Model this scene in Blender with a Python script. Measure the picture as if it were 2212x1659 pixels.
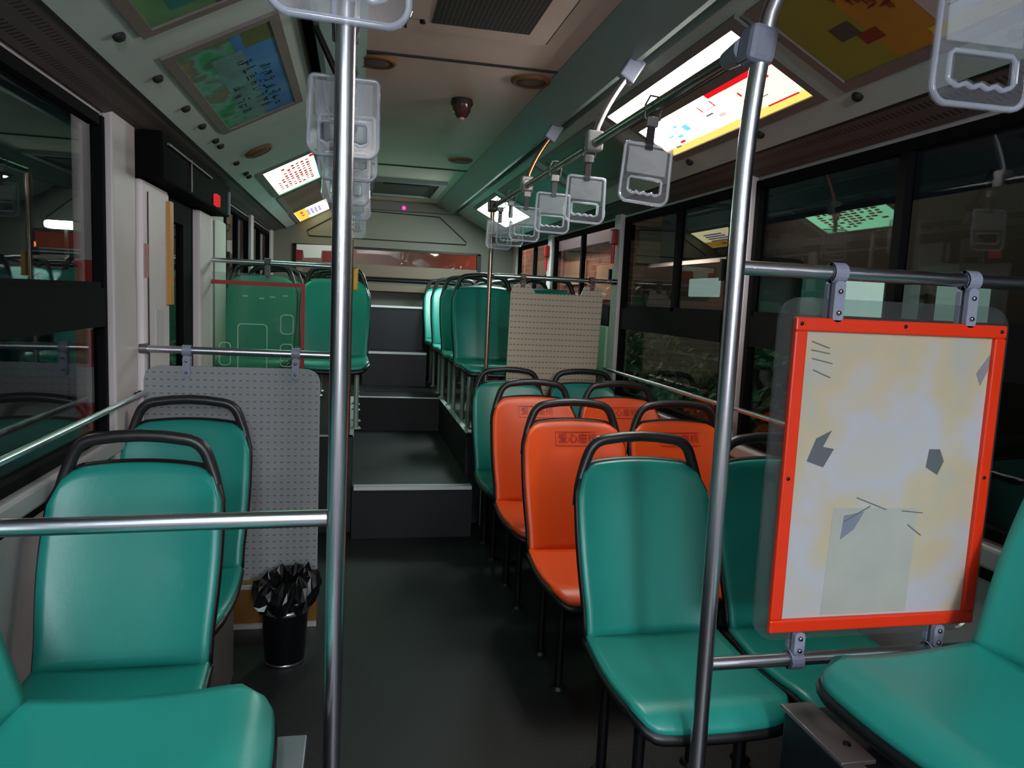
import bpy, bmesh, math, random
from mathutils import Vector, Matrix
random.seed(7)
S = bpy.context.scene
COL = S.collection
for o in list(bpy.data.objects): bpy.data.objects.remove(o)

# ---------------------------------------------------------------- camera
PI = math.pi
yaw, pit, rol = 0.210614775, -0.113349965, 0.0456861765
EYE = Vector((0, 0, 1.45))
f = Vector((math.sin(yaw)*math.cos(pit), math.cos(yaw)*math.cos(pit), math.sin(pit)))
r = f.cross(Vector((0, 0, 1))).normalized(); u = r.cross(f)
r2 = math.cos(rol)*r + math.sin(rol)*u; u2 = -math.sin(rol)*r + math.cos(rol)*u
cam = bpy.data.cameras.new('camera'); co = bpy.data.objects.new('camera', cam); COL.objects.link(co)
cam.sensor_width = 36; cam.lens = 1605.05/2212*36; cam.clip_start = .02; cam.clip_end = 200
m = Matrix((r2, u2, -f)).transposed().to_4x4(); m.translation = EYE; co.matrix_world = m
S.camera = co
# ---------------------------------------------------------------- exposure, world, lights
S.view_settings.view_transform = 'Standard'; S.view_settings.look = 'None'
S.view_settings.exposure = 2.3; S.view_settings.gamma = 1.0; S.view_settings.use_curve_mapping = False
W = bpy.data.worlds.new('night'); S.world = W; W.use_nodes = True
W.node_tree.nodes['Background'].inputs[0].default_value = (.010, .013, .018, 1)
W.node_tree.nodes['Background'].inputs[1].default_value = .06
def area(name, loc, rot, sx, sy, power, col):
    l = bpy.data.lights.new(name, 'AREA'); l.shape = 'RECTANGLE'; l.size = sx; l.size_y = sy; l.energy = power; l.color = col
    o = bpy.data.objects.new(name, l); COL.objects.link(o); o.location = loc; o.rotation_euler = rot; return o
def spot(name, loc, power, col, rad=.15):
    l = bpy.data.lights.new(name, 'POINT'); l.energy = power; l.color = col; l.shadow_soft_size = rad
    o = bpy.data.objects.new(name, l); COL.objects.link(o); o.location = loc; return o
K_AD = 5.0        # brightness of the lit ad boxes
area('front_cabin_lamp_right', (1.24, -.95, 2.17), (0, math.radians(-30), 0), .30, 2.6, 12, (.84, .90, 1))
area('front_cabin_lamp_left', (-.42, -.75, 2.17), (0, math.radians(30), 0), .30, 2.7, 15, (.78, .92, 1))
spot('cabin_fill_light', (.41, -2.2, 1.9), 44, (.88, .93, 1), .2)  # unseen light added as ambient fill for ceiling, boards and seat backs
spot('street_lamp_red', (1.62, 8.75, 1.80), 1.6, (1, .16, .05), .08)
spot('street_lamp_rear', (-.3, 8.6, 2.6), 4, (1, .80, .76), .2)
spot('street_lamp_yard', (2.3, 10.2, 3.0), 30, (1, .70, .58), .3)
spot('street_lamp_yard', (2.3, 14.5, 3.0), 34, (1, .66, .54), .3)
spot('hedge_fill_light', (2.1, 5.2, 2.9), 5, (.80, 1, .70), .2)  # unseen light added to brighten the hedge
spot('pole_fill_light', (-2.0, 3.4, 2.9), 7, (1, .93, .95), .2)  # unseen light added to light the camera side of the striped pole

# ---------------------------------------------------------------- materials
def srgb(c): 
    return tuple(((v/255)/12.92 if v/255 <= .04045 else ((v/255+.055)/1.055)**2.4) for v in c)+(1,)
MATS = {}
def mat(name, rgb, rough=.5, metal=0, bump=0, bscale=40, var=0, vscale=6, spec=.5, coat=0, rgb2=None):
    if name in MATS: return MATS[name]
    M = bpy.data.materials.new(name); M.use_nodes = True; N = M.node_tree.nodes; L = M.node_tree.links
    b = N['Principled BSDF']; c = srgb(rgb)
    b.inputs['Base Color'].default_value = c; b.inputs['Roughness'].default_value = rough; b.inputs['Metallic'].default_value = metal
    b.inputs['Specular IOR Level'].default_value = spec; b.inputs['Coat Weight'].default_value = coat
    if var or rgb2 or bump:
        tc = N.new('ShaderNodeTexCoord')
    if var or rgb2:
        no = N.new('ShaderNodeTexNoise'); no.inputs['Scale'].default_value = vscale; no.inputs['Detail'].default_value = 5
        L.new(tc.outputs['Object'], no.inputs['Vector'])
        cr = N.new('ShaderNodeValToRGB'); c2 = srgb(rgb2) if rgb2 else tuple(min(1, x*(1+var)) for x in c[:3])+(1,)
        c1 = c if rgb2 else tuple(x*(1-var) for x in c[:3])+(1,)
        cr.color_ramp.elements[0].color = c1; cr.color_ramp.elements[1].color = c2
        cr.color_ramp.elements[0].position = .35; cr.color_ramp.elements[1].position = .65
        L.new(no.outputs['Fac'], cr.inputs['Fac']); L.new(cr.outputs['Color'], b.inputs['Base Color'])
    if bump:
        n2 = N.new('ShaderNodeTexNoise'); n2.inputs['Scale'].default_value = bscale; n2.inputs['Detail'].default_value = 3
        L.new(tc.outputs['Object'], n2.inputs['Vector'])
        bp = N.new('ShaderNodeBump'); bp.inputs['Strength'].default_value = bump; bp.inputs['Distance'].default_value = .01
        L.new(n2.outputs['Fac'], bp.inputs['Height']); L.new(bp.outputs['Normal'], b.inputs['Normal'])
    MATS[name] = M; return M
def emit(name, rgb, k):
    if name in MATS: return MATS[name]
    M = bpy.data.materials.new(name); M.use_nodes = True; N = M.node_tree.nodes; L = M.node_tree.links
    N.remove(N['Principled BSDF']); e = N.new('ShaderNodeEmission'); e.inputs[0].default_value = srgb(rgb); e.inputs[1].default_value = k
    L.new(e.outputs[0], N['Material Output'].inputs[0]); MATS[name] = M; return M
def clear(name, tint, ior=1.45, rough=.02, haze=0., hazecol=(200, 205, 210), white=0):
    """thin transparent sheet: see-through + Fresnel reflection (+ a little milky scatter)"""
    M = bpy.data.materials.new(name); M.use_nodes = True; N = M.node_tree.nodes; L = M.node_tree.links
    N.remove(N['Principled BSDF'])
    t = N.new('ShaderNodeBsdfTransparent'); t.inputs[0].default_value = tint
    g = N.new('ShaderNodeBsdfGlossy'); g.inputs['Roughness'].default_value = rough
    lw = N.new('ShaderNodeLayerWeight'); lw.inputs[0].default_value = .5; F0 = ((ior-1)/(ior+1))**2
    pw = N.new('ShaderNodeMath'); pw.operation = 'POWER'; pw.inputs[1].default_value = 5; L.new(lw.outputs['Facing'], pw.inputs[0])
    fr = N.new('ShaderNodeMath'); fr.operation = 'MULTIPLY_ADD'; fr.inputs[1].default_value = 1-F0; fr.inputs[2].default_value = F0; L.new(pw.outputs[0], fr.inputs[0])
    mx = N.new('ShaderNodeMixShader'); L.new(fr.outputs[0], mx.inputs[0]); L.new(t.outputs[0], mx.inputs[1]); L.new(g.outputs[0], mx.inputs[2])
    out = mx
    if haze:
        d = N.new('ShaderNodeBsdfDiffuse'); d.inputs[0].default_value = srgb(hazecol)
        tr = N.new('ShaderNodeBsdfTranslucent'); tr.inputs[0].default_value = srgb(hazecol)
        a = N.new('ShaderNodeMixShader'); a.inputs[0].default_value = .5; L.new(d.outputs[0], a.inputs[1]); L.new(tr.outputs[0], a.inputs[2])
        m2 = N.new('ShaderNodeMixShader'); m2.inputs[0].default_value = haze; L.new(mx.outputs[0], m2.inputs[1]); L.new(a.outputs[0], m2.inputs[2]); out = m2
    L.new(out.outputs[0], N['Material Output'].inputs[0]); MATS[name] = M; return M
def holes(name, rgb, dark, px, pz, wx, wz, rough=.5, ax='X'):
    """board with rows of small punched slots in its own object coordinates"""
    M = mat(name, rgb, rough, bump=.05, bscale=120); N = M.node_tree.nodes; L = M.node_tree.links; b = N['Principled BSDF']
    tc = N.new('ShaderNodeTexCoord'); sp = N.new('ShaderNodeSeparateXYZ'); L.new(tc.outputs['Object'], sp.inputs[0])
    def band(axis, per, w):
        d = N.new('ShaderNodeMath'); d.operation = 'DIVIDE'; L.new(sp.outputs[axis], d.inputs[0]); d.inputs[1].default_value = per
        fr = N.new('ShaderNodeMath'); fr.operation = 'FRACT'; L.new(d.outputs[0], fr.inputs[0])
        c = N.new('ShaderNodeMath'); c.operation = 'LESS_THAN'; L.new(fr.outputs[0], c.inputs[0]); c.inputs[1].default_value = w/per; return c
    a = band(ax, px, wx); c = band('Z' if ax != 'XY' else 'Y', pz, wz)
    mu = N.new('ShaderNodeMath'); mu.operation = 'MULTIPLY'; L.new(a.outputs[0], mu.inputs[0]); L.new(c.outputs[0], mu.inputs[1])
    mx = N.new('ShaderNodeMix'); mx.data_type = 'RGBA'; mx.inputs[6].default_value = srgb(rgb); mx.inputs[7].default_value = srgb(dark)
    L.new(mu.outputs[0], mx.inputs[0]); L.new(mx.outputs[2], b.inputs['Base Color']); return M

M_teal = mat('teal_plastic', (32, 138, 126), .36, var=.06, vscale=3, bump=.03, bscale=90)
M_orange = mat('orange_plastic', (226, 78, 20), .40, var=.05, vscale=3, bump=.03, bscale=90)
M_shell = mat('black_plastic', (15, 15, 17), .42)
M_grab = mat('grab_plastic', (36, 33, 35), .38)
M_dark = mat('dark_metal', (12, 12, 15), .45, metal=.3)
M_pale = mat('pale_leg', (150, 165, 155), .4, metal=.4)
M_chrome = mat('brushed_steel', (215, 214, 220), .28, metal=1)
M_clamp = mat('grey_clamp', (138, 142, 160), .45)
M_screw = mat('steel_screw', (150, 150, 150), .25, metal=1)
M_ceil = mat('ceiling_laminate', (216, 196, 182), .55, var=.05, vscale=2.5, bump=.12, bscale=160)
M_cove = mat('cove_laminate', (186, 198, 192), .5, var=.05, vscale=3, bump=.1, bscale=150)
M_duct = mat('duct_paint', (128, 148, 144), .38)
M_black = mat('black_rubber', (9, 9, 10), .85, spec=.12)
M_groove = mat('groove', (26, 24, 22), .7)
M_wall = mat('wall_laminate', (176, 166, 168), .5, var=.06, vscale=4, bump=.06, bscale=120)
M_pillar = mat('pillar_paint', (190, 180, 180), .45, var=.05, vscale=4)
M_beam = holes('perforated_beam', (92, 80, 78), (45, 36, 34), .022, .022, .009, .009, .6, 'Y')
M_floor = mat('rubber_floor', (15, 17, 20), .50, var=.22, vscale=2.2, bump=.25, bscale=220)
M_tread = mat('tread_floor', (18, 22, 27), .50, var=.35, vscale=2.6, bump=.25, bscale=220)
M_riser = mat('riser_rubber', (7, 7, 9), .6, bump=.2, bscale=200)
M_nose = mat('aluminium_nosing', (205, 207, 210), .35, metal=.4)
M_box = mat('wheel_box_vinyl', (15, 17, 26), .5, var=.15, vscale=3)
M_amber = mat('amber_panel', (120, 82, 24), .5)
M_red = mat('red_frame', (226, 52, 18), .38)
M_dred = mat('dark_red', (150, 24, 20), .4)
M_board = holes('slotted_board', (140, 142, 144), (92, 92, 92), .027, .028, .011, .005)
M_board2 = holes('slotted_board_warm', (182, 168, 148), (100, 92, 80), .024, .036, .015, .005)
M_edge = mat('board_edge', (130, 128, 126), .5)
M_card = clear('grip_card', (1, 1, 1, 1), 1.2, .2, .30, (206, 208, 214))
M_grip = clear('clear_acrylic', (.93, .94, .96, 1), 1.45, .08, .05, (225, 228, 240))
M_rim = clear('acrylic_edge', (.9, .9, .92, 1), 1.7, .15, .38, (225, 228, 240))  # milky white in the colour imitates bright refraction along the edge
M_sheet = clear('acrylic_sheet', (.80, .84, .84, 1), 1.45, .03, .05)
M_glass = clear('tinted_glass', (.78, .82, .80, 1), 1.42, .01)
M_strap = mat('strap_web', (40, 34, 36), .7)
M_ink = mat('red_ink', (176, 22, 14), .5)

# ---------------------------------------------------------------- mesh builder
class MB:
    def __init__(s): s.v = []; s.f = []; s.m = []; s.sm = []
    def add(s, vs, fs, mi=0, smooth=False):
        o = len(s.v); s.v += [tuple(x) for x in vs]
        for q in fs: s.f.append([i+o for i in q]); s.m.append(mi); s.sm.append(smooth)
        return s
    def box(s, x0, x1, y0, y1, z0, z1, mi=0, M=None, bev=0):
        if bev:
            bm = bmesh.new(); bmesh.ops.create_cube(bm, size=1)
            bmesh.ops.scale(bm, vec=(x1-x0, y1-y0, z1-z0), verts=bm.verts)
            bmesh.ops.bevel(bm, geom=bm.edges[:], offset=bev, segments=2, affect='EDGES', profile=.5)
            c = Vector(((x0+x1)/2, (y0+y1)/2, (z0+z1)/2)); bm.verts.ensure_lookup_table(); bm.verts.index_update()
            vs = [v.co+c for v in bm.verts]; fs = [[v.index for v in q.verts] for q in bm.faces]; bm.free()
        else:
            vs = [Vector((x, y, z)) for x in (x0, x1) for y in (y0, y1) for z in (z0, z1)]
            fs = [(0, 1, 3, 2), (4, 6, 7, 5), (0, 4, 5, 1), (2, 3, 7, 6), (0, 2, 6, 4), (1, 5, 7, 3)]
        if M: vs = [M @ v for v in vs]
        return s.add(vs, fs, mi)
    def tube(s, pts, rad, seg=14, mi=0, caps=True, closed=False):
        pts = [Vector(p) for p in pts]; n = len(pts); rings = []
        up = None
        for i, p in enumerate(pts):
            if closed: t = pts[(i+1) % n]-pts[i-1]
            else: t = pts[min(i+1, n-1)]-pts[max(i-1, 0)]
            t.normalize()
            if up is None:
                up = Vector((0, 0, 1)) if abs(t.z) < .9 else Vector((1, 0, 0))
            a = t.cross(up).normalized(); up = a.cross(t).normalized()
            R = rad[i] if isinstance(rad, (list, tuple)) else rad
            rings.append([p+R*(math.cos(k*2*PI/seg)*a+math.sin(k*2*PI/seg)*up) for k in range(seg)])
        vs = [v for q in rings for v in q]; fs = []
        for i in range(n if closed else n-1):
            j = (i+1) % n
            for k in range(seg): l = (k+1) % seg; fs.append((i*seg+k, i*seg+l, j*seg+l, j*seg+k))
        s.add(vs, fs, mi, True)
        if caps and not closed: s.add(rings[0], [list(range(seg))], mi); s.add(rings[-1], [list(range(seg))[::-1]], mi)
        return s
    def lathe(s, prof, c, seg=28, mi=0, M=None):
        vs = []; fs = []; c = Vector(c)
        for (R, z) in prof:
            for k in range(seg):
                v = Vector((R*math.cos(k*2*PI/seg), R*math.sin(k*2*PI/seg), z)); vs.append((M @ v if M else v)+c)
        for i in range(len(prof)-1):
            for k in range(seg): l = (k+1) % seg; fs.append((i*seg+k, i*seg+l, (i+1)*seg+l, (i+1)*seg+k))
        return s.add(vs, fs, mi, True)
    def prism(s, poly, fn, d0, d1, mi=0):
        """poly: list of 2D points, fn(a,b,d)->3D"""
        n = len(poly); vs = [fn(a, b, d0) for a, b in poly]+[fn(a, b, d1) for a, b in poly]
        fs = [list(range(n))[::-1], list(range(n, 2*n))]+[(i, (i+1) % n, n+(i+1) % n, n+i) for i in range(n)]
        return s.add(vs, fs, mi)
    def build(s, name, mats, parent=None, loc=None, M=None):
        me = bpy.data.meshes.new(name); vs = s.v
        if loc is not None: L = Vector(loc); vs = [Vector(v)-L for v in vs]
        me.from_pydata([tuple(v) for v in vs], [], s.f)
        if not isinstance(mats, (list, tuple)): mats = [mats]
        for q in mats: me.materials.append(q)
        me.polygons.foreach_set('material_index', s.m); me.polygons.foreach_set('use_smooth', s.sm)
        bm = bmesh.new(); bm.from_mesh(me); bmesh.ops.recalc_face_normals(bm, faces=bm.faces); bm.to_mesh(me); bm.free()
        me.update()
        o = bpy.data.objects.new(name, me); COL.objects.link(o)
        if loc is not None: o.location = loc
        if parent is not None: o.parent = parent
        return o
def tag(o, label, cat, group=None):
    o['label'] = label; o['category'] = cat
    if group: o['group'] = group
    return o
def empty(name, loc, label, cat, group=None, rz=0):
    o = bpy.data.objects.new(name, None); COL.objects.link(o); o.location = loc; o.rotation_euler = (0, 0, rz); o.empty_display_size = .1
    return tag(o, label, cat, group)
def struct(name, mb, mats):
    o = mb.build(name, mats); o['kind'] = 'structure'; return o
def copy_tree(o, parent=None):
    c = o.copy(); COL.objects.link(c)
    if parent is not None: c.parent = parent
    for ch in list(o.children): copy_tree(ch, c)
    return c
def rrect(x0, x1, z0, z1, R, n=6):
    if not isinstance(R, (list, tuple)): R = [R]*4
    P = []
    for (cx, cz, a0, rr) in ((x1-R[0], z0+R[0], -PI/2, R[0]), (x1-R[1], z1-R[1], 0, R[1]), (x0+R[2], z1-R[2], PI/2, R[2]), (x0+R[3], z0+R[3], PI, R[3])):
        for k in range(n+1): a = a0+k*PI/2/n; P.append((cx+rr*math.cos(a), cz+rr*math.sin(a)))
    return P
def curve_mesh(name, splines, ext, bev, mats, parent=None, M=None):
    cu = bpy.data.curves.new(name, 'CURVE'); cu.dimensions = '2D'; cu.fill_mode = 'BOTH'; cu.extrude = ext; cu.bevel_depth = bev; cu.bevel_resolution = 2
    for sp in splines:
        q = cu.splines.new('POLY'); q.points.add(len(sp)-1)
        for i, (a, b) in enumerate(sp): q.points[i].co = (a, b, 0, 1)
        q.use_cyclic_u = True
    t = bpy.data.objects.new('tmp', cu); COL.objects.link(t); dg = bpy.context.evaluated_depsgraph_get(); dg.update()
    me = bpy.data.meshes.new_from_object(t.evaluated_get(dg)); bpy.data.objects.remove(t); bpy.data.curves.remove(cu)
    if M: me.transform(M)
    me.name = name; me.materials.clear(); me.materials.append(mats); 
    o = bpy.data.objects.new(name, me); COL.objects.link(o)
    if parent is not None: o.parent = parent
    return o
def text_mesh(txt, size, ext=.0006):
    cu = bpy.data.curves.new('t', 'FONT'); cu.body = txt; cu.size = size; cu.extrude = ext; cu.offset = .0003; cu.align_x = 'CENTER'; cu.align_y = 'CENTER'
    t = bpy.data.objects.new('tmp', cu); COL.objects.link(t); dg = bpy.context.evaluated_depsgraph_get(); dg.update()
    me = bpy.data.meshes.new_from_object(t.evaluated_get(dg)); bpy.data.objects.remove(t); bpy.data.curves.remove(cu)
    return me

# ---------------------------------------------------------------- shell of the bus
XR, XL, Y0, Y1 = 1.68, -.86, -3.2, 7.95
MX = lambda x: .82-x
struct('floor', MB().box(XL, XR, Y0, 4.37, -.05, 0), M_floor)
struct('floor.001', MB().box(0, .715, 4.37, 6.22, -.05, .312), [M_tread])
struct('floor.002', MB().box(.72, XR, 4.63, Y1, -.05, .59).box(XL, -.002, 4.49, Y1, -.05, .59).box(-.002, .72, 6.22, Y1, -.05, .59), M_tread)
struct('floor.003', MB().box(XL, -.002, 4.37, 4.488, -.05, 0.0).box(.72, XR, 4.37, 4.628, -.05, 0), M_floor)
struct('trim_1', MB().box(0.0, .715, 4.355, 4.369, 0, .300).box(.0, .715, 6.205, 6.219, .313, .578).box(.706, .7199, 4.632, 6.2, .313, .578), M_riser)
struct('trim_2', MB().box(.01, .71, 4.345, 4.40, .312, .318).box(.01, .71, 4.343, 4.350, .296, .318), M_nose)
struct('trim_3', MB().box(.0, .715, 6.195, 6.235, .59, .596).box(.70, .735, 4.625, 6.2, .59, .596).box(-.5, .0, 4.48, 4.505, .59, .596).box(-.03, .004, 4.48, 6.2, .59, .596), M_nose)
struct('trim_4', MB().box(.10, .66, 6.58, 7.0, .590, .594).box(.10, .66, 6.575, 6.58, .590, .597).box(.095, .1, 6.575, 7, .59, .597).box(.66, .665, 6.575, 7, .59, .597), [M_tread])
def ledge(y, z, nm):
    return struct(nm, MB().box(.07, .66, y-.004, y+.025, z-.012, z+.008), M_nose)
struct('trim_5', MB().box(.07, .66, 7.0, Y1-.01, .594, .90).box(.07, .66, 7.5, Y1-.01, .90, 1.32), mat('engine_cover', (15, 18, 26), .45, var=.2, vscale=3))
ledge(6.99, .905, 'trim_6'); ledge(7.49, 1.325, 'trim_7')

# ceiling
def yprism(mb, poly, y0=Y0, y1=Y1, mi=0):
    return mb.prism(poly, lambda a, b, d: (a, d, b), y0, y1, mi)
GX0, GX1, GY1 = .235, .585, 2.71
mb = MB()
yprism(mb, [(-.02, 2.40), (.84, 2.40), (.84, 2.44), (-.02, 2.44)])
struct('ceiling', mb, M_ceil)
mb = MB().box(.0, .80, 3.118, 3.130, 2.392, 2.4005).box(.0, .80, 5.72, 5.73, 2.392, 2.4005)
struct('trim_8', mb, M_groove)
for i, mir in enumerate((False, True)):
    g = (lambda x: x) if not mir else MX
    P = [(.80, 2.401), (.80, 2.392), (.955, 2.312), (.975, 2.312), (.975, 2.40), (.96, 2.44), (.80, 2.44)]
    struct('trim_%d' % (9+i), yprism(MB(), [(g(a), b) for a, b in P]), M_duct)
    P = [(.975, 2.40), (1.035, 2.40), (1.035, 2.44), (.975, 2.44)]
    struct('trim_%d' % (11+i), yprism(MB(), [(g(a), b) for a, b in P]), M_black)
    P = [(1.522, 2.066), (1.03, 2.325), (1.03, 2.40), (1.06, 2.40), (1.56, 2.12)]
    struct('ceiling.%03d' % (1+i), yprism(MB(), [(g(a), b) for a, b in P]), M_cove)
    P = [(XR-.012, 2.016), (1.530, 2.064), (1.56, 2.12), (XR+.02, 2.10)]
    struct('trim_%d' % (13+i), yprism(MB(), [(g(a), b) for a, b in P]), M_beam)
    P = [(1.531, 2.060), (1.521, 2.064), (1.54, 2.10), (1.55, 2.10)]
    struct('trim_%d' % (15+i), yprism(MB(), [(g(a), b) for a, b in P]), M_groove)
def cove(side, y, v, off=0.):
    """v 0 = low edge of the ad strip, 1 = high edge; off = distance into the cabin"""
    x = 1.394+(1.094-1.394)*v; z = 2.1325+(2.2905-2.1325)*v
    x += -off*.466; z += -off*.885
    return Vector((x if side > 0 else MX(x), y, z))

# walls with real window openings
Z_S, Z_T0, Z_T1, Z_W = .87, 1.295, 1.425, 2.0
def wall_side(nm, X, out, openings, zs):
    mb = MB(); a, b = (X, X+out*.025) if out > 0 else (X+out*.025, X)
    ys = [Y0]+[q for o in openings for q in o]+[Y1]
    mb.box(a, b, Y0, Y1, -.3, zs)
    mb.box(a, b, Y0, Y1, Z_W, 2.45)
    for i in range(0, len(ys), 2): mb.box(a, b, ys[i], ys[i+1], zs, Z_W)
    return struct(nm, mb, M_wall)
OR = [(-2.9, -1.2), (-1.05, .55), (.70, 2.98), (3.15, 4.58), (4.72, 6.32), (6.46, 7.78)]
OL = [(-2.9, -1.2), (-1.05, .55), (.70, 2.84)]
OL2 = [(5.25, 6.32), (6.46, 7.78)]
wall_side('wall_right', XR, 1, OR, Z_S)
# left wall: front windows, door gap, rear windows
mb = MB(); a, b = XL-.025, XL
mb.box(a, b, Y0, 3.2, -.3, .90).box(a, b, Y0, Y1, Z_W, 2.45).box(a, b, 5.15, Y1, -.3, .90)
mb.box(a, b, 4.62, 5.15, -.3, Z_W)
for y0, y1 in ((Y0, -2.9), (-1.2, -1.05), (.55, .70), (2.84, 3.2), (5.15, 5.25), (6.32, 6.46), (7.78, Y1)): mb.box(a, b, y0, y1, .90, Z_W)
struct('wall_left', mb, M_wall)
wn = 0
def window(X, s, y0, y1, zs, split, lab=None):
    """black rubber surround, transom, sliding divider and panes; s = +1 right wall, -1 left wall"""
    global wn; wn += 1
    e = .022; fr = MB()
    def bx(ya, yb, za, zb, t=.012):
        fr.box(min(X-s*t, X+s*.025), max(X-s*t, X+s*.025), ya, yb, za, zb)
    bx(y0, y0+.05, zs, Z_W); bx(y1-.03, y1, zs, Z_W); bx(y0+.05, y1-.05, Z_W-.035, Z_W); bx(y0+.05, y1-.05, zs, zs+.03)
    bx(y0+.05, y1-.05, Z_T0, Z_T1, .02)
    for q in split: bx(q-.02, q+.02, Z_T1, Z_W-.035, .008)
    bx(y0+.05, y1-.05, Z_T1, Z_T1+.02, .008)
    w = fr.build('window_%d' % wn, [M_black]); w['kind'] = 'structure'
    gx0, gx1 = sorted((X+s*.010, X+s*.014))
    p = MB().box(gx0, gx1, y0+.045, y1-.045, zs+.025, Z_T0+.01); p.build('window_pane', M_glass, w)
    for k, (ya, yb) in enumerate(zip([y0+.045]+list(split), list(split)+[y1-.045])):
        d = .008*(k % 2); MB().box(gx0+d*s, gx1+d*s, ya-.01, yb+.01, Z_T1+.012, Z_W-.03).build('window_pane', M_glass, w)
    l = MB().box(*sorted((X-s*.030, X-s*.008)), y0+.055, y0+.075, 1.58, 1.68); l.build('window_latch', M_dark, w)
for (y0, y1), sp in zip(OR, ([-2.05], [-.25], [1.25, 2.10], [3.78], [5.52], [7.08])): window(XR, 1, y0, y1, Z_S, sp)
for (y0, y1), sp in zip(OL+OL2, ([-2.05], [-.25], [1.6], [5.8], [7.08])): window(XL, -1, y0, y1, .90, sp)
# pillar covers
tn = 17
for (y0, y1) in ((-1.2, -1.05), (.55, .70), (2.98, 3.15), (4.58, 4.72), (6.32, 6.46), (7.78, 7.95)):
    struct('trim_%d' % tn, MB().box(XR-.035, XR+.001, y0+.006, y1-.006, .0 if y0 < 4.7 else .59, 2.03, bev=.008), M_pillar); tn += 1
for (y0, y1) in ((.55, .70), (2.84, 3.12), (6.32, 6.46), (7.78, 7.95)):
    struct('trim_%d' % tn, MB().box(XL-.001, XL+.035, y0+.006, y1-.006, .0 if y0 < 4.5 else .59, 2.03, bev=.008), M_pillar); tn += 1
# sill ledges, wall lining
struct('trim_%d' % tn, MB().box(XL, XL+.045, Y0, 3.10, .84, .90, bev=.01), mat('sill_cap', (158, 152, 152), .4)); tn += 1
struct('trim_%d' % tn, MB().box(XR-.045, XR, Y0, 4.70, .80, .862, bev=.01), mat('sill_cap', (158, 152, 152), .4)); tn += 1
struct('trim_%d' % tn, MB().box(XL, XL+.012, Y0, 3.10, .80, .838), M_black); tn += 1
struct('trim_%d' % tn, MB().box(XR-.012, XR, Y0, 4.70, .76, .798), M_black); tn += 1
struct('trim_%d' % tn, MB().box(XR-.05, XR, 4.72, 5.25, .60, 1.30, bev=.01), mat('pale_green_panel', (150, 176, 150), .5)); tn += 1

# rear wall
RW = [(-.62, 1.27, 1.615, 1.905)]
x0, x1, z0, z1 = RW[0]
mb = MB().box(XL, XR, Y1, Y1+.06, -.3, z0).box(XL, XR, Y1, Y1+.06, z1, 2.45).box(XL, x0, Y1, Y1+.06, z0, z1).box(x1, XR, Y1, Y1+.06, z0, z1)
struct('wall_rear', mb, mat('rear_panel', (112, 110, 100), .55, var=.05, vscale=2))
struct('wall_front', MB().box(XL, XR, Y0-.06, Y0, -.3, 2.45), mat('front_panel', (60, 60, 64), .6))
wn += 1
fr = MB()
for q in ((x0-.02, x1+.02, z1-.012, z1+.012), (x0-.02, x1+.02, z0-.012, z0+.012), (x0-.02, x0+.015, z0, z1), (x1-.015, x1+.03, z0, z1)):
    fr.box(q[0], q[1], Y1-.012, Y1+.04, q[2], q[3])
w = fr.build('window_%d' % wn, M_dark); w['kind'] = 'structure'
MB().box(x0, x1, Y1+.02, Y1+.026, z0, z1).build('window_pane', M_glass, w)
# raised trapezoid panel above the rear window
def rp(a, b, d): return (a, d, b)
mb = MB(); P = [(-.48, 2.00), (1.13, 2.00), (1.13, 2.03), (.84, 2.27), (-.10, 2.29), (-.50, 2.05)]
mb.tube([(a, Y1-.004, b) for a, b in P], .006, 6, closed=True)
struct('trim_%d' % tn, mb, M_groove); tn += 1
struct('trim_%d' % tn, MB().box(-.55, 1.20, Y1-.05, Y1-.001, 2.30, 2.40, bev=.01), mat('rear_header', (96, 92, 84), .6)); tn += 1
struct('trim_%d' % tn, MB().box(-.10, 1.25, Y1-.09, Y1-.001, 1.612, 1.74, bev=.01), mat('rear_ledge', (112, 98, 84), .5)); tn += 1
struct('trim_%d' % tn, MB().box(.05, .75, Y1-.17, Y1-.092, 1.47, 1.54, bev=.008), mat('rear_ledge', (112, 98, 84), .5)); tn += 1
tag(MB().tube([(-.55, 7.80, 1.585), (1.25, 7.80, 1.585)], .02, 10).build('rear_grab_bar', M_dark), 'dark horizontal grab bar below the rear window', 'grab bar')
sg = MB(); P = [(-.60, 1.905), (-.60, 1.852), (-.535, 1.847), (-.525, 1.775), (-.36, 1.780), (-.352, 1.857), (-.14, 1.862), (-.14, 1.915)]
sg.prism(P, rp, Y1-.035, Y1-.028); tag(sg.build('sign_plate', mat('white_enamel', (225, 228, 236), .4)), 'white T-shaped plate hung in the left of the rear window', 'sign')
for i, (a, b) in enumerate(((-.61, -.54), (-.345, -.21))):
    o = MB().box(a, b, Y1-.025, Y1-.006, 1.745, 1.85, bev=.004)
    tag(o.build('tail_lamp_housing', mat('lamp_red', (130, 16, 18), .3)), ('dark red lamp block left of the white plate stem', 'dark red lamp block right of the white plate stem')[i], 'lamp')

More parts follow.
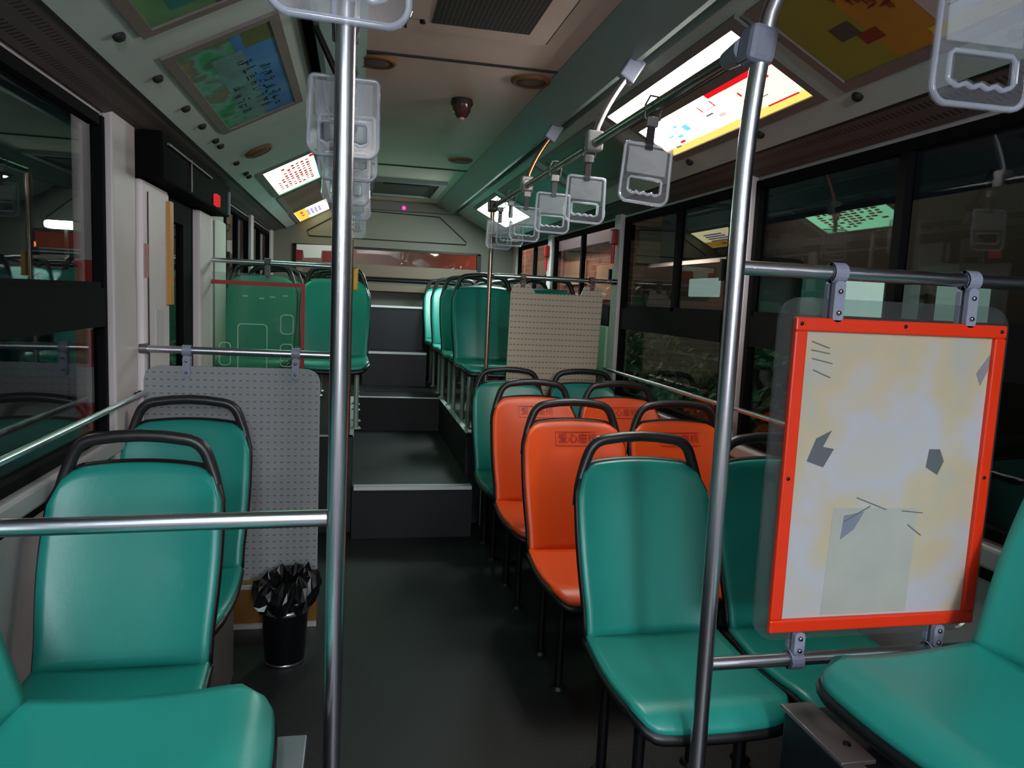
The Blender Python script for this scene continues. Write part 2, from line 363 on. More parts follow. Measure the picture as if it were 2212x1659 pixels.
# ---------------------------------------------------------------- overhead ads and light boxes
M_frame = mat('ad_frame', (120, 108, 102), .5)
E_w = emit('lit_white', (255, 252, 240), K_AD)
def quad(mb, side, ya, yb, va, vb, off, mi):
    mb.add([cove(side, ya, va, off), cove(side, yb, va, off), cove(side, yb, vb, off), cove(side, ya, vb, off)], [(0, 1, 2, 3)], mi)
def cove_box(mb, side, ya, yb, va, vb, o0, o1, mi=0):
    vs = [cove(side, y, v, o) for o in (o0, o1) for v in (va, vb) for y in (ya, yb)]
    mb.add(vs, [(0, 1, 3, 2), (4, 6, 7, 5), (0, 4, 5, 1), (2, 3, 7, 6), (0, 2, 6, 4), (1, 5, 7, 3)], mi)
def ad_box(side, ya, yb, va, vb, label, name, mats, fill):
    t = empty(name, cove(side, (ya+yb)/2, .5, -.004), label, 'advertisement' if 'light' not in name else 'light', 'overhead panels along the ceiling coves')
    inv = Matrix.Translation(-t.location)
    def fin(mb, nm, ms):
        o = mb.build(nm, ms); o.data.transform(inv); o.parent = t; return o
    fr = MB(); w = .035; k = w/.34
    for (a, b, c, d) in ((ya-w, yb+w, va-k, va), (ya-w, yb+w, vb, vb+k), (ya-w, ya, va, vb), (yb, yb+w, va, vb)): cove_box(fr, side, a, b, c, d, -.004, .009)
    fin(fr, 'frame', M_frame)
    p = MB(); cove_box(p, side, ya, yb, va, vb, -.003, .002, 0); fill(p)
    fin(p, 'poster', mats); return t
# right lit box: white lamp strip above, printed panel below
E_r = [E_w, emit('lit_red', (214, 24, 30), .26), emit('lit_yellow', (255, 214, 110), .27), emit('lit_grey', (120, 120, 110), .24), emit('lit_cyan', (120, 205, 225), .28), emit('lit_cream', (255, 238, 214), .28), emit('lit_peach', (236, 190, 170), .28)]
def f_right(p):
    s = 1
    quad(p, s, 2.18, 3.24, .0, .10, .0025, 2)
    quad(p, s, 2.18, 2.50, .10, .57, .0025, 5)
    quad(p, s, 2.18, 2.62, .50, .572, .003, 1)
    quad(p, s, 2.22, 2.40, .085, .105, .0035, 1)
    for (y, v, a, b, c) in ((2.62, .38, .012, .10, 1), (2.62, .38, .10, .012, 1), (2.72, .38, .012, .10, 1), (2.25, .40, .02, .04, 1), (2.28, .46, .06, .012, 3), (2.31, .32, .09, .02, 3), (2.38, .28, .05, .03, 3), (2.45, .34, .012, .06, 1), (2.44, .24, .03, .03, 1), (2.34, .22, .08, .012, 3), (2.62, .22, .05, .05, 6), (2.68, .30, .06, .03, 3), (2.90, .25, .05, .10, 4), (2.97, .36, .03, .04, 4), (3.0, .20, .05, .05, 4), (3.03, .12, .05, .04, 1), (3.06, .26, .05, .03, 4), (3.10, .08, .05, .03, 3), (2.86, .44, .06, .01, 3)):
        quad(p, s, y, y+a, v, v+b, .0035, c)
t = ad_box(1, 2.18, 3.24, .0, .575, 'glowing printed advertisement beside the bright lamp strip, right of the handrail', 'lit_advertisement', E_r, f_right)
t['category'] = 'advertisement'
mb = MB(); cove_box(mb, 1, 2.16, 3.29, .80, 1.01, -.003, .012); E_t = emit('tube_diffuser', (255, 252, 246), K_AD*1.3)
t = empty('cove_light', cove(1, 2.72, .9), 'long blinding white lamp strip beside the handrail, above the glowing advertisement', 'lamp')
o = mb.build('diffuser', E_t, None); o.data.transform(Matrix.Translation(-t.location)); o.parent = t
fr = MB()
for (a, b, c, d) in ((2.10, 3.34, .71, .80), (2.10, 3.34, 1.01, 1.10), (2.10, 2.16, .80, 1.01), (3.29, 3.34, .80, 1.01)): cove_box(fr, 1, a, b, c, d, -.004, .014)
o = fr.build('housing', mat('lamp_housing', (110, 106, 102), .5)); o.data.transform(Matrix.Translation(-t.location)); o.parent = t
# rear right lit box, blown out
E_rr = [emit('lit_bluewhite', (232, 252, 244), 9), emit('lit_greyblue', (150, 155, 175), .2)]
def f_rr(p):
    for (y, v) in ((6.3, .2), (6.5, .3), (6.75, .22)): quad(p, 1, y, y+.05, v, v+.05, .003, 1)
ad_box(1, 6.08, 7.10, .02, .96, 'blown-out white light box above the rear right windows', 'rear_light_box', E_rr, f_rr)['category'] = 'lamp'
# left lit box, green-white with red print
E_l = [emit('lit_green', (155, 255, 200), 1.4), emit('print_red', (214, 50, 44), .16)]
def f_left(p):
    rnd = random.Random(3)
    quad(p, -1, 4.84, 4.92, .90, .985, .003, 1)
    for i in range(9):
        for j in range(8):
            y = 4.93+i*.085; v = .14+j*.095
            if j < 2 and i < 4: continue
            if rnd.random() < .22: continue
            quad(p, -1, y, y+rnd.choice((.045, .06, .068)), v, v+.062, .003, 1)
ad_box(-1, 4.80, 5.80, .02, .98, 'glowing pale green light box with rows of red print over the door side', 'lit_advertisement', E_l, f_left)
E_l2 = [emit('lit_lemon', (255, 246, 190), .7), emit('lit_lilac', (178, 168, 214), .24), emit('lit_amber', (250, 196, 70), .28), emit('print_rust', (200, 90, 70), .24)]
def f_left2(p):
    quad(p, -1, 7.06, 7.94, .03, .34, .0025, 2)
    for j in range(4): quad(p, -1, 7.25+.03*j, 7.75, .34+j*.11, .41+j*.11, .003, 1)
    quad(p, -1, 7.25, 7.4, .16, .24, .003, 3); quad(p, -1, 7.5, 7.6, .16, .24, .003, 3)
ad_box(-1, 7.06, 7.93, .02, .96, 'yellow and lilac light box at the rear, left of the pole', 'lit_advertisement', E_l2, f_left2)
# unlit posters
def poster_mat(name, cols, scale=3.0):
    M = bpy.data.materials.new(name); M.use_nodes = True; N = M.node_tree.nodes; L = M.node_tree.links; b = N['Principled BSDF']; b.inputs['Roughness'].default_value = .35
    tc = N.new('ShaderNodeTexCoord'); no = N.new('ShaderNodeTexNoise'); no.inputs['Scale'].default_value = scale; no.inputs['Detail'].default_value = 4
    L.new(tc.outputs['Object'], no.inputs['Vector']); cr = N.new('ShaderNodeValToRGB'); cr.color_ramp.elements.remove(cr.color_ramp.elements[1])
    for i, (pos, c) in enumerate(cols):
        e = cr.color_ramp.elements[0] if i == 0 else cr.color_ramp.elements.new(pos)
        e.position = pos; e.color = srgb(c)
    L.new(no.outputs['Fac'], cr.inputs['Fac']); L.new(cr.outputs['Color'], b.inputs['Base Color']); return M
P1 = [poster_mat('poster_leaf', [(.3, (60, 90, 70)), (.42, (40, 150, 90)), (.5, (110, 160, 150)), (.58, (90, 100, 80)), (.7, (150, 120, 80))], 7), poster_mat('poster_sky', [(.3, (40, 90, 170)), (.6, (60, 130, 190)), (.75, (120, 160, 180))], 4), mat('poster_glyph', (18, 36, 34), .5), mat('poster_olive', (84, 100, 40), .5), mat('poster_mist', (96, 140, 138), .5, var=.2, vscale=9)]
def glyph(p, side, y, v, h, mi, rnd, off=.0035):
    """a brush-like character: a handful of strokes"""
    for _ in range(5):
        a = rnd.random()*h; b = rnd.random()*h/.34; w = h*(.35+.5*rnd.random()); 
        if rnd.random() < .5: quad(p, side, y+a*.4, y+a*.4+w, v+b, v+b+.018, off, mi)
        else: quad(p, side, y+a, y+a+.006, v+b*.4, v+b*.4+w/.34, off, mi)
def f_p1(p):
    rnd = random.Random(5)
    quad(p, -1, 2.54, 3.56, .56, .96, .0025, 1); quad(p, -1, 2.70, 3.50, .30, .62, .0028, 4); quad(p, -1, 2.54, 2.70, .66, .96, .003, 3)
    for i in range(8): glyph(p, -1, 2.80+i*.085, .50+.015*(i % 3), .055, 2, rnd)
    for i in range(7): glyph(p, -1, 2.92+i*.085, .68, .05, 2, rnd)
    for i in range(5): glyph(p, -1, 3.05+i*.08, .30, .05, 2, rnd)
ad_box(-1, 2.54, 3.56, .04, .96, 'unlit green and blue poster with dark brush characters in a pale frame', 'poster_panel', P1, f_p1)
P0 = [mat('poster_sage', (104, 150, 92), .4, rgb2=(72, 120, 84), vscale=5), mat('poster_teal', (46, 110, 108), .4), mat('poster_plum', (70, 50, 70), .4), mat('poster_glyph', (18, 36, 34), .5)]
def f_p0(p):
    rnd = random.Random(8)
    quad(p, -1, 1.95, 2.22, .25, .52, .0028, 1); quad(p, -1, 2.12, 2.28, .60, .78, .003, 2); quad(p, -1, 1.30, 1.9, .3, .8, .0028, 1)
    for i in range(3): glyph(p, -1, 1.98+i*.08, .32, .05, 3, rnd)
ad_box(-1, 1.24, 2.28, .04, .96, 'unlit green poster at the top left edge, cropped by the frame', 'poster_panel', P0, f_p0)
P2 = [mat('poster_ochre', (196, 128, 40), .4, rgb2=(160, 112, 36), vscale=4), mat('poster_olive2', (140, 134, 44), .4), mat('poster_blush', (196, 174, 170), .4), mat('poster_brick', (120, 44, 26), .4), mat('poster_slate', (44, 66, 60), .4), mat('poster_gold', (214, 184, 40), .4), mat('poster_umber', (84, 52, 44), .4)]
def f_p2(p):
    rnd = random.Random(9)
    quad(p, 1, 1.80, 2.03, .0, .96, .0022, 1); quad(p, 1, 1.0, 1.62, .14, .96, .0028, 2); quad(p, 1, 1.0, 1.66, .02, .14, .0028, 5)
    quad(p, 1, 1.82, 1.90, .36, .52, .003, 4); quad(p, 1, 1.77, 1.84, .24, .36, .003, 3)
    for i in range(4): glyph(p, 1, 1.66+i*.035, .42+.09*i, .045, 3, rnd)
    for j in range(5):
        quad(p, 1, 1.15+.04*j, 1.56, .24+j*.12, .255+j*.12, .0035, 6)
ad_box(1, 1.0, 2.03, .0, .96, 'unlit ochre, gold and pink poster at the top right, behind the nearest strap handle', 'poster_panel', P2, f_p2)
P3 = [mat('poster_brown', (104, 92, 80), .4, rgb2=(92, 60, 56), vscale=3), M_frame]
ad_box(-1, 5.95, 6.92, .04, .96, 'unlit brownish panel between the two lit boxes on the left', 'poster_panel', P3, lambda p: None)
P4 = [mat('poster_moss', (80, 88, 40), .4, rgb2=(56, 90, 74), vscale=3), M_frame]
ad_box(1, 3.5, 4.5, .04, .96, 'unlit mossy panel beyond the right lamp strip', 'poster_panel', P4, lambda p: None)
P5 = [mat('poster_jade', (30, 120, 104), .4, rgb2=(44, 86, 80), vscale=3), M_frame]
ad_box(1, 4.72, 5.85, .04, .96, 'unlit jade green panel before the rear right light box', 'poster_panel', P5, lambda p: None)
# buttons and fixings along the coves
for side, ys in ((-1, (1.9, 2.25, 2.65, 3.05, 3.35, 3.65, 3.78, 4.25, 4.6, 4.72)), (1, (1.5, 2.05, 2.6, 3.2))):
    for i, y in enumerate(ys):
        c = cove(side, y, -.20, .004); Rm = Matrix.Rotation(math.radians(28 if side > 0 else -28), 4, 'Y')
        o = MB().lathe([(0, -.010), (.012, -.010), (.017, -.004), (.017, .006)], (0, 0, 0), 14, M=Rm).build('cove_fastener', M_groove); o.location = c
        tag(o, 'small dark round fastener on the %s cove below the posters' % ('left' if side < 0 else 'right'), 'fastener', 'fasteners on the %s cove' % ('left' if side < 0 else 'right'))

# ---------------------------------------------------------------- ceiling fittings
t = empty('ceiling_vent', (.41, 2.2, 2.40), 'dark slotted air grille in the ceiling at the top of the view', 'vent')
M_gr = holes('grille', (34, 28, 27), (96, 80, 74), .016, .022, .004, .016, .6, 'X')
for n in M_gr.node_tree.nodes:
    if n.type == 'MATH' and n.operation == 'DIVIDE' and abs(n.inputs[1].default_value-.022) < 1e-6:
        sp = [q for q in M_gr.node_tree.nodes if q.type == 'SEPXYZ'][0]
        M_gr.node_tree.links.new(sp.outputs['Y'], n.inputs[0])
o = MB().box(-.175, .175, -.7, .51, -.012, -.0005).build('grille', M_gr, t)
fr = MB()
for q in ((-.255, -.175, -.72, .60), (.175, .255, -.72, .60), (-.175, .175, .51, .60)): fr.box(q[0], q[1], q[2], q[3], -.010, -.0005)
fr.build('surround', M_ceil, t)
fr = MB()
for q in ((-.262, -.256, -.72, .606), (.256, .262, -.72, .606), (-.262, .262, .601, .607)): fr.box(q[0], q[1], q[2], q[3], -.006, -.0005)
fr.build('shadow_gap', M_groove, t)
MB().lathe([(0, -.020), (.010, -.020), (.012, -.0005)], (-.205, .50, 0), 12).build('latch', M_dark, t)
M_spk = mat('speaker_amber', (118, 84, 46), .7); M_spk2 = mat('speaker_mesh', (96, 82, 70), .7, bump=.4, bscale=400)
def speaker(loc, rot, label, rad=.088):
    t = empty('ceiling_speaker', loc, label, 'speaker', 'round speakers in the ceiling'); t.rotation_euler = rot
    MB().lathe([(rad-.022, -.012), (rad-.012, -.016), (rad, -.008), (rad, -.0004)], (0, 0, 0), 32).build('rim', M_spk, t)
    MB().lathe([(0, -.016), (rad*.4, -.014), (rad-.02, -.011), (rad-.02, -.0004)], (0, 0, 0), 32).build('mesh_cover', M_spk2, t)
speaker((.06, 3.24, 2.40), (0, 0, 0), 'amber round speaker on the ceiling close beside the left pole')
speaker((.725, 3.285, 2.40), (0, 0, 0), 'amber round speaker on the ceiling beside the right duct')
speaker((.69, 5.29, 2.40), (0, 0, 0), 'small amber round speaker further back on the ceiling by the duct', .085)
speaker(cove(-1, 4.19, .20, .002), (0, math.radians(-28), 0), 'amber round speaker on the left cove between poster and lit box', .075)
t = empty('ceiling_camera', (.482, 3.71, 2.40), 'small dark dome hanging from the middle of the ceiling', 'camera')
MB().lathe([(.05, -.0005), (.055, -.02), (.05, -.03)], (0, 0, 0), 24).build('base', M_groove, t)
MB().lathe([(.048, -.028), (.042, -.06), (.025, -.085), (0, -.095)], (0, 0, 0), 24).build('dome', mat('smoked_dome', (70, 42, 38), .15), t)
MB().lathe([(.0, -.10), (.012, -.096), (.014, -.085)], (0, -.006, 0), 12).build('lens', mat('lens_pink', (190, 140, 130), .3), t)
t = empty('roof_hatch', (.40, 6.9, 2.40), 'dark roof hatch frame at the rear of the ceiling', 'hatch')
fr = MB()
for q in ((-.33, .33, -.55, -.47), (-.33, .33, .40, .47), (-.33, -.27, -.47, .40), (.27, .33, -.47, .40)): fr.box(*q, -.03, -.0005)
fr.build('frame', mat('hatch_frame', (110, 116, 108), .5), t); MB().box(-.27, .27, -.47, .40, -.012, -.0005).build('panel', mat('hatch_panel', (46, 50, 48), .5), t)
MB().box(-.20, .20, -.44, -.36, -.035, -.012, bev=.006).build('handle', M_dark, t)
o = MB().lathe([(0, -.022), (.014, -.018), (.02, -.002)], (0, 0, 0), 14).build('indicator_light', emit('pink_led', (255, 70, 170), .4)); o.location = (.463, 7.89, 2.335)
o.rotation_euler = (PI/2*0-1.2, 0, 0); tag(o, 'small glowing pink indicator light high on the rear header', 'light')

# ---------------------------------------------------------------- handrails
def arc(p0, p1, p2, n=10):
    p0, p1, p2 = Vector(p0), Vector(p1), Vector(p2)
    return [p0*(1-t)**2+2*p1*t*(1-t)+p2*t*t for t in [i/n for i in range(n+1)]]
RX, RZ, LX = .825, 2.018, -.034
PRY = 1.55
t = empty('overhead_handrail', (RX, 1.55, RZ), 'long steel handrail overhead on the right carrying strap handles', 'handrail')
def sub(mb, nm, ms, par):
    o = mb.build(nm, ms); o.data.transform(Matrix.Translation(-par.location)); o.parent = par; return o
sub(MB().tube([(RX, PRY, RZ), (RX, 4.55, RZ)], .016, 16), 'rail', mat('rail_steel', (120, 120, 116), .25, metal=1), t)
for y in (2.64, 3.72):
    sub(MB().tube([(RX, y, RZ+.01)]+arc((RX+.01, y, RZ+.06), (RX+.05, y, RZ+.17), (RX+.13, y, RZ+.27), 8), .011, 12), 'strut', M_chrome if y < 3 else mat('copper_strut', (176, 132, 96), .3, metal=.9), t)
    b = MB().box(RX-.03, RX+.03, y-.022, y+.022, RZ-.026, RZ+.045, bev=.008); sub(b, 'strut_clamp', mat('clear_clamp', (150, 150, 148), .3), t)
    b = MB().box(-.03, .03, -.02, .02, -.045, .045, M=Matrix.Translation((RX+.125, y, RZ+.27)) @ Matrix.Rotation(.55, 4, 'Y'), bev=.006); sub(b, 'ceiling_bracket', M_clamp, t)
t = empty('overhead_handrail', (RX, .2, RZ), 'short steel handrail piece ahead of the right pole holding the nearest right strap handle', 'handrail')
sub(MB().tube([(RX, -1.2, RZ), (RX, 1.16, RZ), (RX, 1.22, RZ+.03), (RX+.02, 1.25, 2.30)], .016, 16), 'rail', mat('rail_steel', (120, 120, 116), .25, metal=1), t)
t = empty('overhead_handrail', (LX, 1.5, RZ), 'left overhead steel handrail running behind the left pole', 'handrail')
sub(MB().tube([(LX, .2, RZ), (LX, 4.47, RZ)], .016, 16), 'rail', mat('rail_steel', (120, 120, 116), .25, metal=1), t)
for y in (1.62, 2.64, 3.72):
    sub(MB().tube([(LX, y, RZ+.01), (LX-.03, y, RZ+.12), (LX-.115, y, RZ+.29)], .011, 12), 'strut', M_dark, t)
    sub(MB().box(LX-.03, LX+.03, y-.022, y+.022, RZ-.026, RZ+.045, bev=.008), 'strut_clamp', mat('clear_clamp', (150, 150, 148), .3), t)

PR = (.833, 1.55)
t = empty('grab_pole', (PR[0], PR[1], 0), 'thick steel pole on the right, bent at the top, beside the red-framed board', 'pole')
sub(MB().tube([(PR[0], PR[1], 0), (PR[0], PR[1], 1.62)]+arc((PR[0], PR[1], 1.64), (PR[0]-.002, PR[1], 1.9), (PR[0]+.022, PR[1]-.02, 2.08), 8)+arc((PR[0]+.03, PR[1]-.025, 2.11), (PR[0]+.05, PR[1]-.04, 2.17), (PR[0]+.11, PR[1]-.06, 2.30), 6), .0195, 22), 'pole', M_chrome, t)
sub(MB().lathe([(.05, 0), (.05, .008), (.03, .02), (.02, .022)], (PR[0], PR[1], 0), 22), 'foot_flange', M_screw, t)
b = MB().box(-.032, .032, -.033, .033, -.040, .040, M=Matrix.Translation((PR[0]+.006, PR[1]-.006, RZ)) @ Matrix.Rotation(.12, 4, 'Y'), bev=.014)
b.tube([(RX, PR[1]+.02, RZ), (RX, PR[1]+.10, RZ)], [.028, .021], 16)
c = sub(b, 'pole_clamp', M_clamp, t)
sub(MB().box(PR[0]-.025, PR[0]-.0235, PR[1]-.02, PR[1]+.02, RZ-.034, RZ-.028), 'clamp_screw', M_dark, t)
sub(MB().box(-.028, .028, -.03, .03, -.035, .035, M=Matrix.Translation((PR[0]+.075, PR[1]-.05, 2.215)) @ Matrix.Rotation(.6, 4, 'Y'), bev=.012), 'ceiling_clamp', M_clamp, t)
PL = (-.030, 1.535)
t = empty('grab_pole', (PL[0], PL[1], 0), 'thick steel pole on the left running from floor to ceiling', 'pole')
sub(MB().tube([(PL[0], PL[1], 0), (PL[0], PL[1], 2.40)], .0195, 22), 'pole', M_chrome, t)
sub(MB().lathe([(.05, 0), (.05, .008), (.03, .02), (.02, .022)], (PL[0], PL[1], 0), 22), 'foot_flange', M_screw, t)
sub(MB().box(PL[0]-.03, PL[0]+.024, PL[1]-.005, PL[1]+.045, RZ-.05, RZ+.05, bev=.012), 'pole_clamp', M_clamp, t)
def bar(name, a, b, rad, label, col=None, cat='crossbar', ends=()):
    t = empty(name, a, label, cat); sub(MB().tube([a, b], rad, 18), 'tube', col or M_chrome, t)
    for (p, d) in ends:
        p = Vector(p); d = Vector(d).normalized(); sub(MB().tube([p, p+d*.03], rad*1.45, 16), 'end_flange', M_screw, t)
    return t
bar('crossbar', (XL+.035, 1.535, .972), (PL[0]-.019, 1.535, .985), .0175, 'thick steel crossbar in front of the near left seat, joined to the left pole')
bar('crossbar', (PR[0]+.019, 1.56, 1.545), (XR-.002, 1.56, 1.545), .0165, 'upper steel crossbar carrying the red-framed board')
bar('crossbar', (PR[0]+.019, 1.56, .600), (XR-.002, 1.56, .600), .0165, 'lower steel crossbar under the red-framed board')
bar('crossbar', (XL+.036, 3.14, 1.193), (-.065, 3.14, 1.186), .015, 'steel crossbar carrying the grey slotted board behind the left seats', ends=(((XL+.036, 3.14, 1.193), (1, 0, 0)),))
t = empty('grab_pole', (-.045, 3.14, 0), 'slim steel pole hidden behind the left pole at the slotted board', 'pole')
sub(MB().tube([(-.045, 3.14, 0), (-.045, 3.14, 2.0)], .015, 14), 'pole', M_chrome, t)
bar('crossbar', (XL+.002, 4.51, 1.595), (-.05, 4.51, 1.592), .014, 'steel crossbar above the red-edged clear board on the left', ends=(((-.08, 4.51, 1.592), (1, 0, 0)),))
bar('crossbar', (.835, 4.585, 1.592), (XR-.04, 4.60, 1.590), .014, 'steel crossbar above the beige slotted board on the right', ends=(((XR-.07, 4.60, 1.590), (1, 0, 0)),))
t = empty('grab_pole', (.808, 4.585, 0), 'slim steel pole at the rear end of the right overhead handrail', 'pole')
M_warm = mat('warm_steel', (170, 150, 132), .28, metal=.9)
sub(MB().tube([(.808, 4.585, .0), (.808, 4.585, 2.0)], .0145, 14), 'pole', M_warm, t)
sub(MB().box(.78, .836, 4.55, 4.62, 1.975, 2.045, bev=.012), 'corner_joint', mat('brown_joint', (70, 54, 50), .4), t)
t = empty('grab_pole', (-.034, 4.51, .0), 'slim pole behind the left pole with a yellow stop button box', 'pole')
sub(MB().tube([(-.034, 4.51, .0), (-.034, 4.51, 2.0)], .0145, 14), 'pole', M_warm, t)
sub(MB().box(-.020, .010, 4.49, 4.53, 1.46, 1.59, bev=.008), 'stop_button_box', mat('yellow_box', (214, 170, 24), .4), t)
# window rails
for (X, s, ya, yb, lab) in ((XL, 1, 1.62, 3.13, 'thin steel safety rail across the left windows'), (XR, -1, 1.62, 4.68, 'thin steel safety rail across the right windows')):
    t = empty('window_rail', (X+s*.06, ya, 1.022), lab, 'rail')
    sub(MB().tube([(X+s*.06, ya, 1.022), (X+s*.06, yb, 1.022)], .0105, 12), 'tube', M_chrome, t)
    for y in (ya+.03, 3.06, yb-.02): sub(MB().tube([(X+s*.038, y, 1.022), (X+s*.06, y, 1.022)], .009, 10), 'stand_off', M_dark, t)

# ---------------------------------------------------------------- strap handles
def grip_proto():
    t = empty('strap_handle', (0, 0, 0), 'x', 'strap handle', 'strap handles')
    w = .072; top = -.115; bot = -.275
    outer = []
    for a, b in rrect(-w, w, bot, top, [.022, .010, .010, .022]):
        if b < bot+.03: b -= .008*(1-(a/w)**2)
        outer.append((a+(-.004 if a < 0 else .004)*min(1, max(0, (top-b)/.16)), b))
    iz1 = bot+.066; iz0 = bot+.022; inner = [(-.052, iz1-.006), (-.046, iz1), (.046, iz1), (.052, iz1-.006), (.052, iz0+.006)]
    for k in range(25): x = .048-k*.096/24; inner.append((x, iz0+.0022*math.cos(x/.096*2*PI*4)))
    inner.append((-.052, iz0+.006)); R = Matrix.Rotation(PI/2, 4, 'X')
    g = curve_mesh('grip', [outer, inner], .003, .0045, M_grip, t, R)
    for p in g.data.polygons: p.use_smooth = False
    MB().tube([(a, 0, c) for a, c in inner], .0036, 6, closed=True).build('inner_rim', M_rim, t)
    MB().box(-.060, .060, -.0015, .0015, iz1+.012, top-.010).build('card', M_card, t)
    b = MB().tube([(a, 0, c) for a, c in outer], .0042, 6, closed=True); b.build('rim', M_rim, t)
    MB().box(-.012, .012, -.004, .004, top-.014, -.058, bev=.002).build('strap', M_strap, t)
    b = MB().box(-.018, .018, -.010, .010, -.064, -.036, bev=.004)
    b.build('buckle', mat('buckle', (120, 116, 116), .35), t)
    b = MB().tube([(0, .0, -.055), (-.024, 0, -.040), (-.026, 0, -.005), (-.014, 0, .022), (.014, 0, .022), (.026, 0, -.005), (.024, 0, -.040)], .0035, 8, closed=True)
    b.build('hanger_ring', mat('hanger', (96, 94, 98), .3, metal=.6), t)
    return t
G0 = grip_proto(); gused = False
def grip(x, y, label, tilt=0, rz=0):
    global gused
    o = G0 if not gused else copy_tree(G0); gused = True
    o.location = (x, y, RZ+.006); o.rotation_euler = (0, tilt, rz); o['label'] = label; return o
grip(RX+.012, .915, 'nearest strap handle on the right, cut off by the top edge', 0, -.02)
ord_ = ['second', 'third', 'fourth', 'fifth', 'sixth', 'seventh']
for i, (y, tl, rz) in enumerate(((2.085, .06, .05), (2.69, .03, .05), (3.17, .02, 0), (3.70, .03, .0), (4.10, 0, .05), (4.40, .02, -.1))):
    grip(RX, y, 'clear strap handle on the right rail, %s from the camera' % ord_[i], tl, rz)
grip(LX+.01, .875, 'nearest strap handle on the left, only its bottom edge at the top of the view', .0, .1)
for i, (y, tl, rz) in enumerate(((1.715, .0, .06), (2.07, -.02, 0), (2.62, .03, .1), (3.17, -.03, 0), (3.68, .03, 0), (4.2, 0, .1))):
    grip(LX-.0, y, 'clear strap handle on the left rail behind the pole, %s from the camera' % ord_[i], tl, rz)

# ---------------------------------------------------------------- seats
def back_c(t): return (-.19+.14*t+.05*t*t, .43+.505*t)
def shell_grid(wf, hmax, NU, NV, kind, off, grow):
    """rows of points; kind 'back' or 'pan'"""
    G = []
    for j in range(NV+1):
        row = []
        for i in range(NU+1):
            uu = -1+2*i/NU; a = abs(uu)
            if kind == 'back':
                corner = 0 if a < .68 else .16*(1-math.sqrt(max(0, 1-((a-.68)/.32)**2)))
                tm = 1.0-.035*uu*uu-corner+grow*.8
                t = tm*j/NV; w = wf(t)+grow*.5; y, z = back_c(t)
                y += -.028*a**3+off; z += 0
                row.append(Vector((uu*w, y, z)))
            else:
                corner = 0 if a < .72 else .12*(1-math.sqrt(max(0, 1-((a-.72)/.28)**2)))
                sm = 1.0-.02*uu*uu-corner+grow*.8
                s = sm*j/NV; w = wf(s)+grow*.5
                y = -.19-.475*s; z = .43-.016*math.sin(PI*min(1, s*1.1))+.014*s+.014*a**3*(1-s)
                if s > .82: z -= 1.2*(s-.82)**2
                row.append(Vector((uu*w, y, z-off)))
        G.append(row)
    return G
def thick(mb, G, dirv, th):
    """front grid, rounded rim, back grid"""
    NV = len(G)-1; NU = len(G[0])-1; d = Vector(dirv)
    c = sum((G[j][i] for j in (0, NV) for i in (0, NU)), Vector())/4
    vs = [p for r_ in G for p in r_]; n = len(vs); vs += [p+d*th for p in vs]
    fs = []
    for j in range(NV):
        for i in range(NU):
            a = j*(NU+1)+i; fs += [(a, a+1, a+NU+2, a+NU+1), (n+a, n+a+NU+1, n+a+NU+2, n+a+1)]
    ring = [i for i in range(NU+1)]+[j*(NU+1)+NU for j in range(1, NV+1)]+[NV*(NU+1)+i for i in range(NU-1, -1, -1)]+[j*(NU+1) for j in range(NV-1, 0, -1)]
    mid = []
    for k in ring:
        p = vs[k]+d*th*.5; o = (vs[k]-c); o -= o.dot(d)*d; 
        if o.length: o.normalize()
        mid.append(len(vs)); vs.append(p+o*th*.3)
    L = len(ring)
    for q in range(L):
        e = (q+1) % L; fs += [(ring[q], mid[q], mid[e], ring[e]), (mid[q], n+ring[q], n+ring[e], mid[e])]
    return mb.add(vs, fs, 0, True)
wback = lambda t: .211+.011*math.sin(PI*min(1, max(0, t-.15)/.9))-.0*t
wpan = lambda s: .213+.006*math.sin(PI*s)
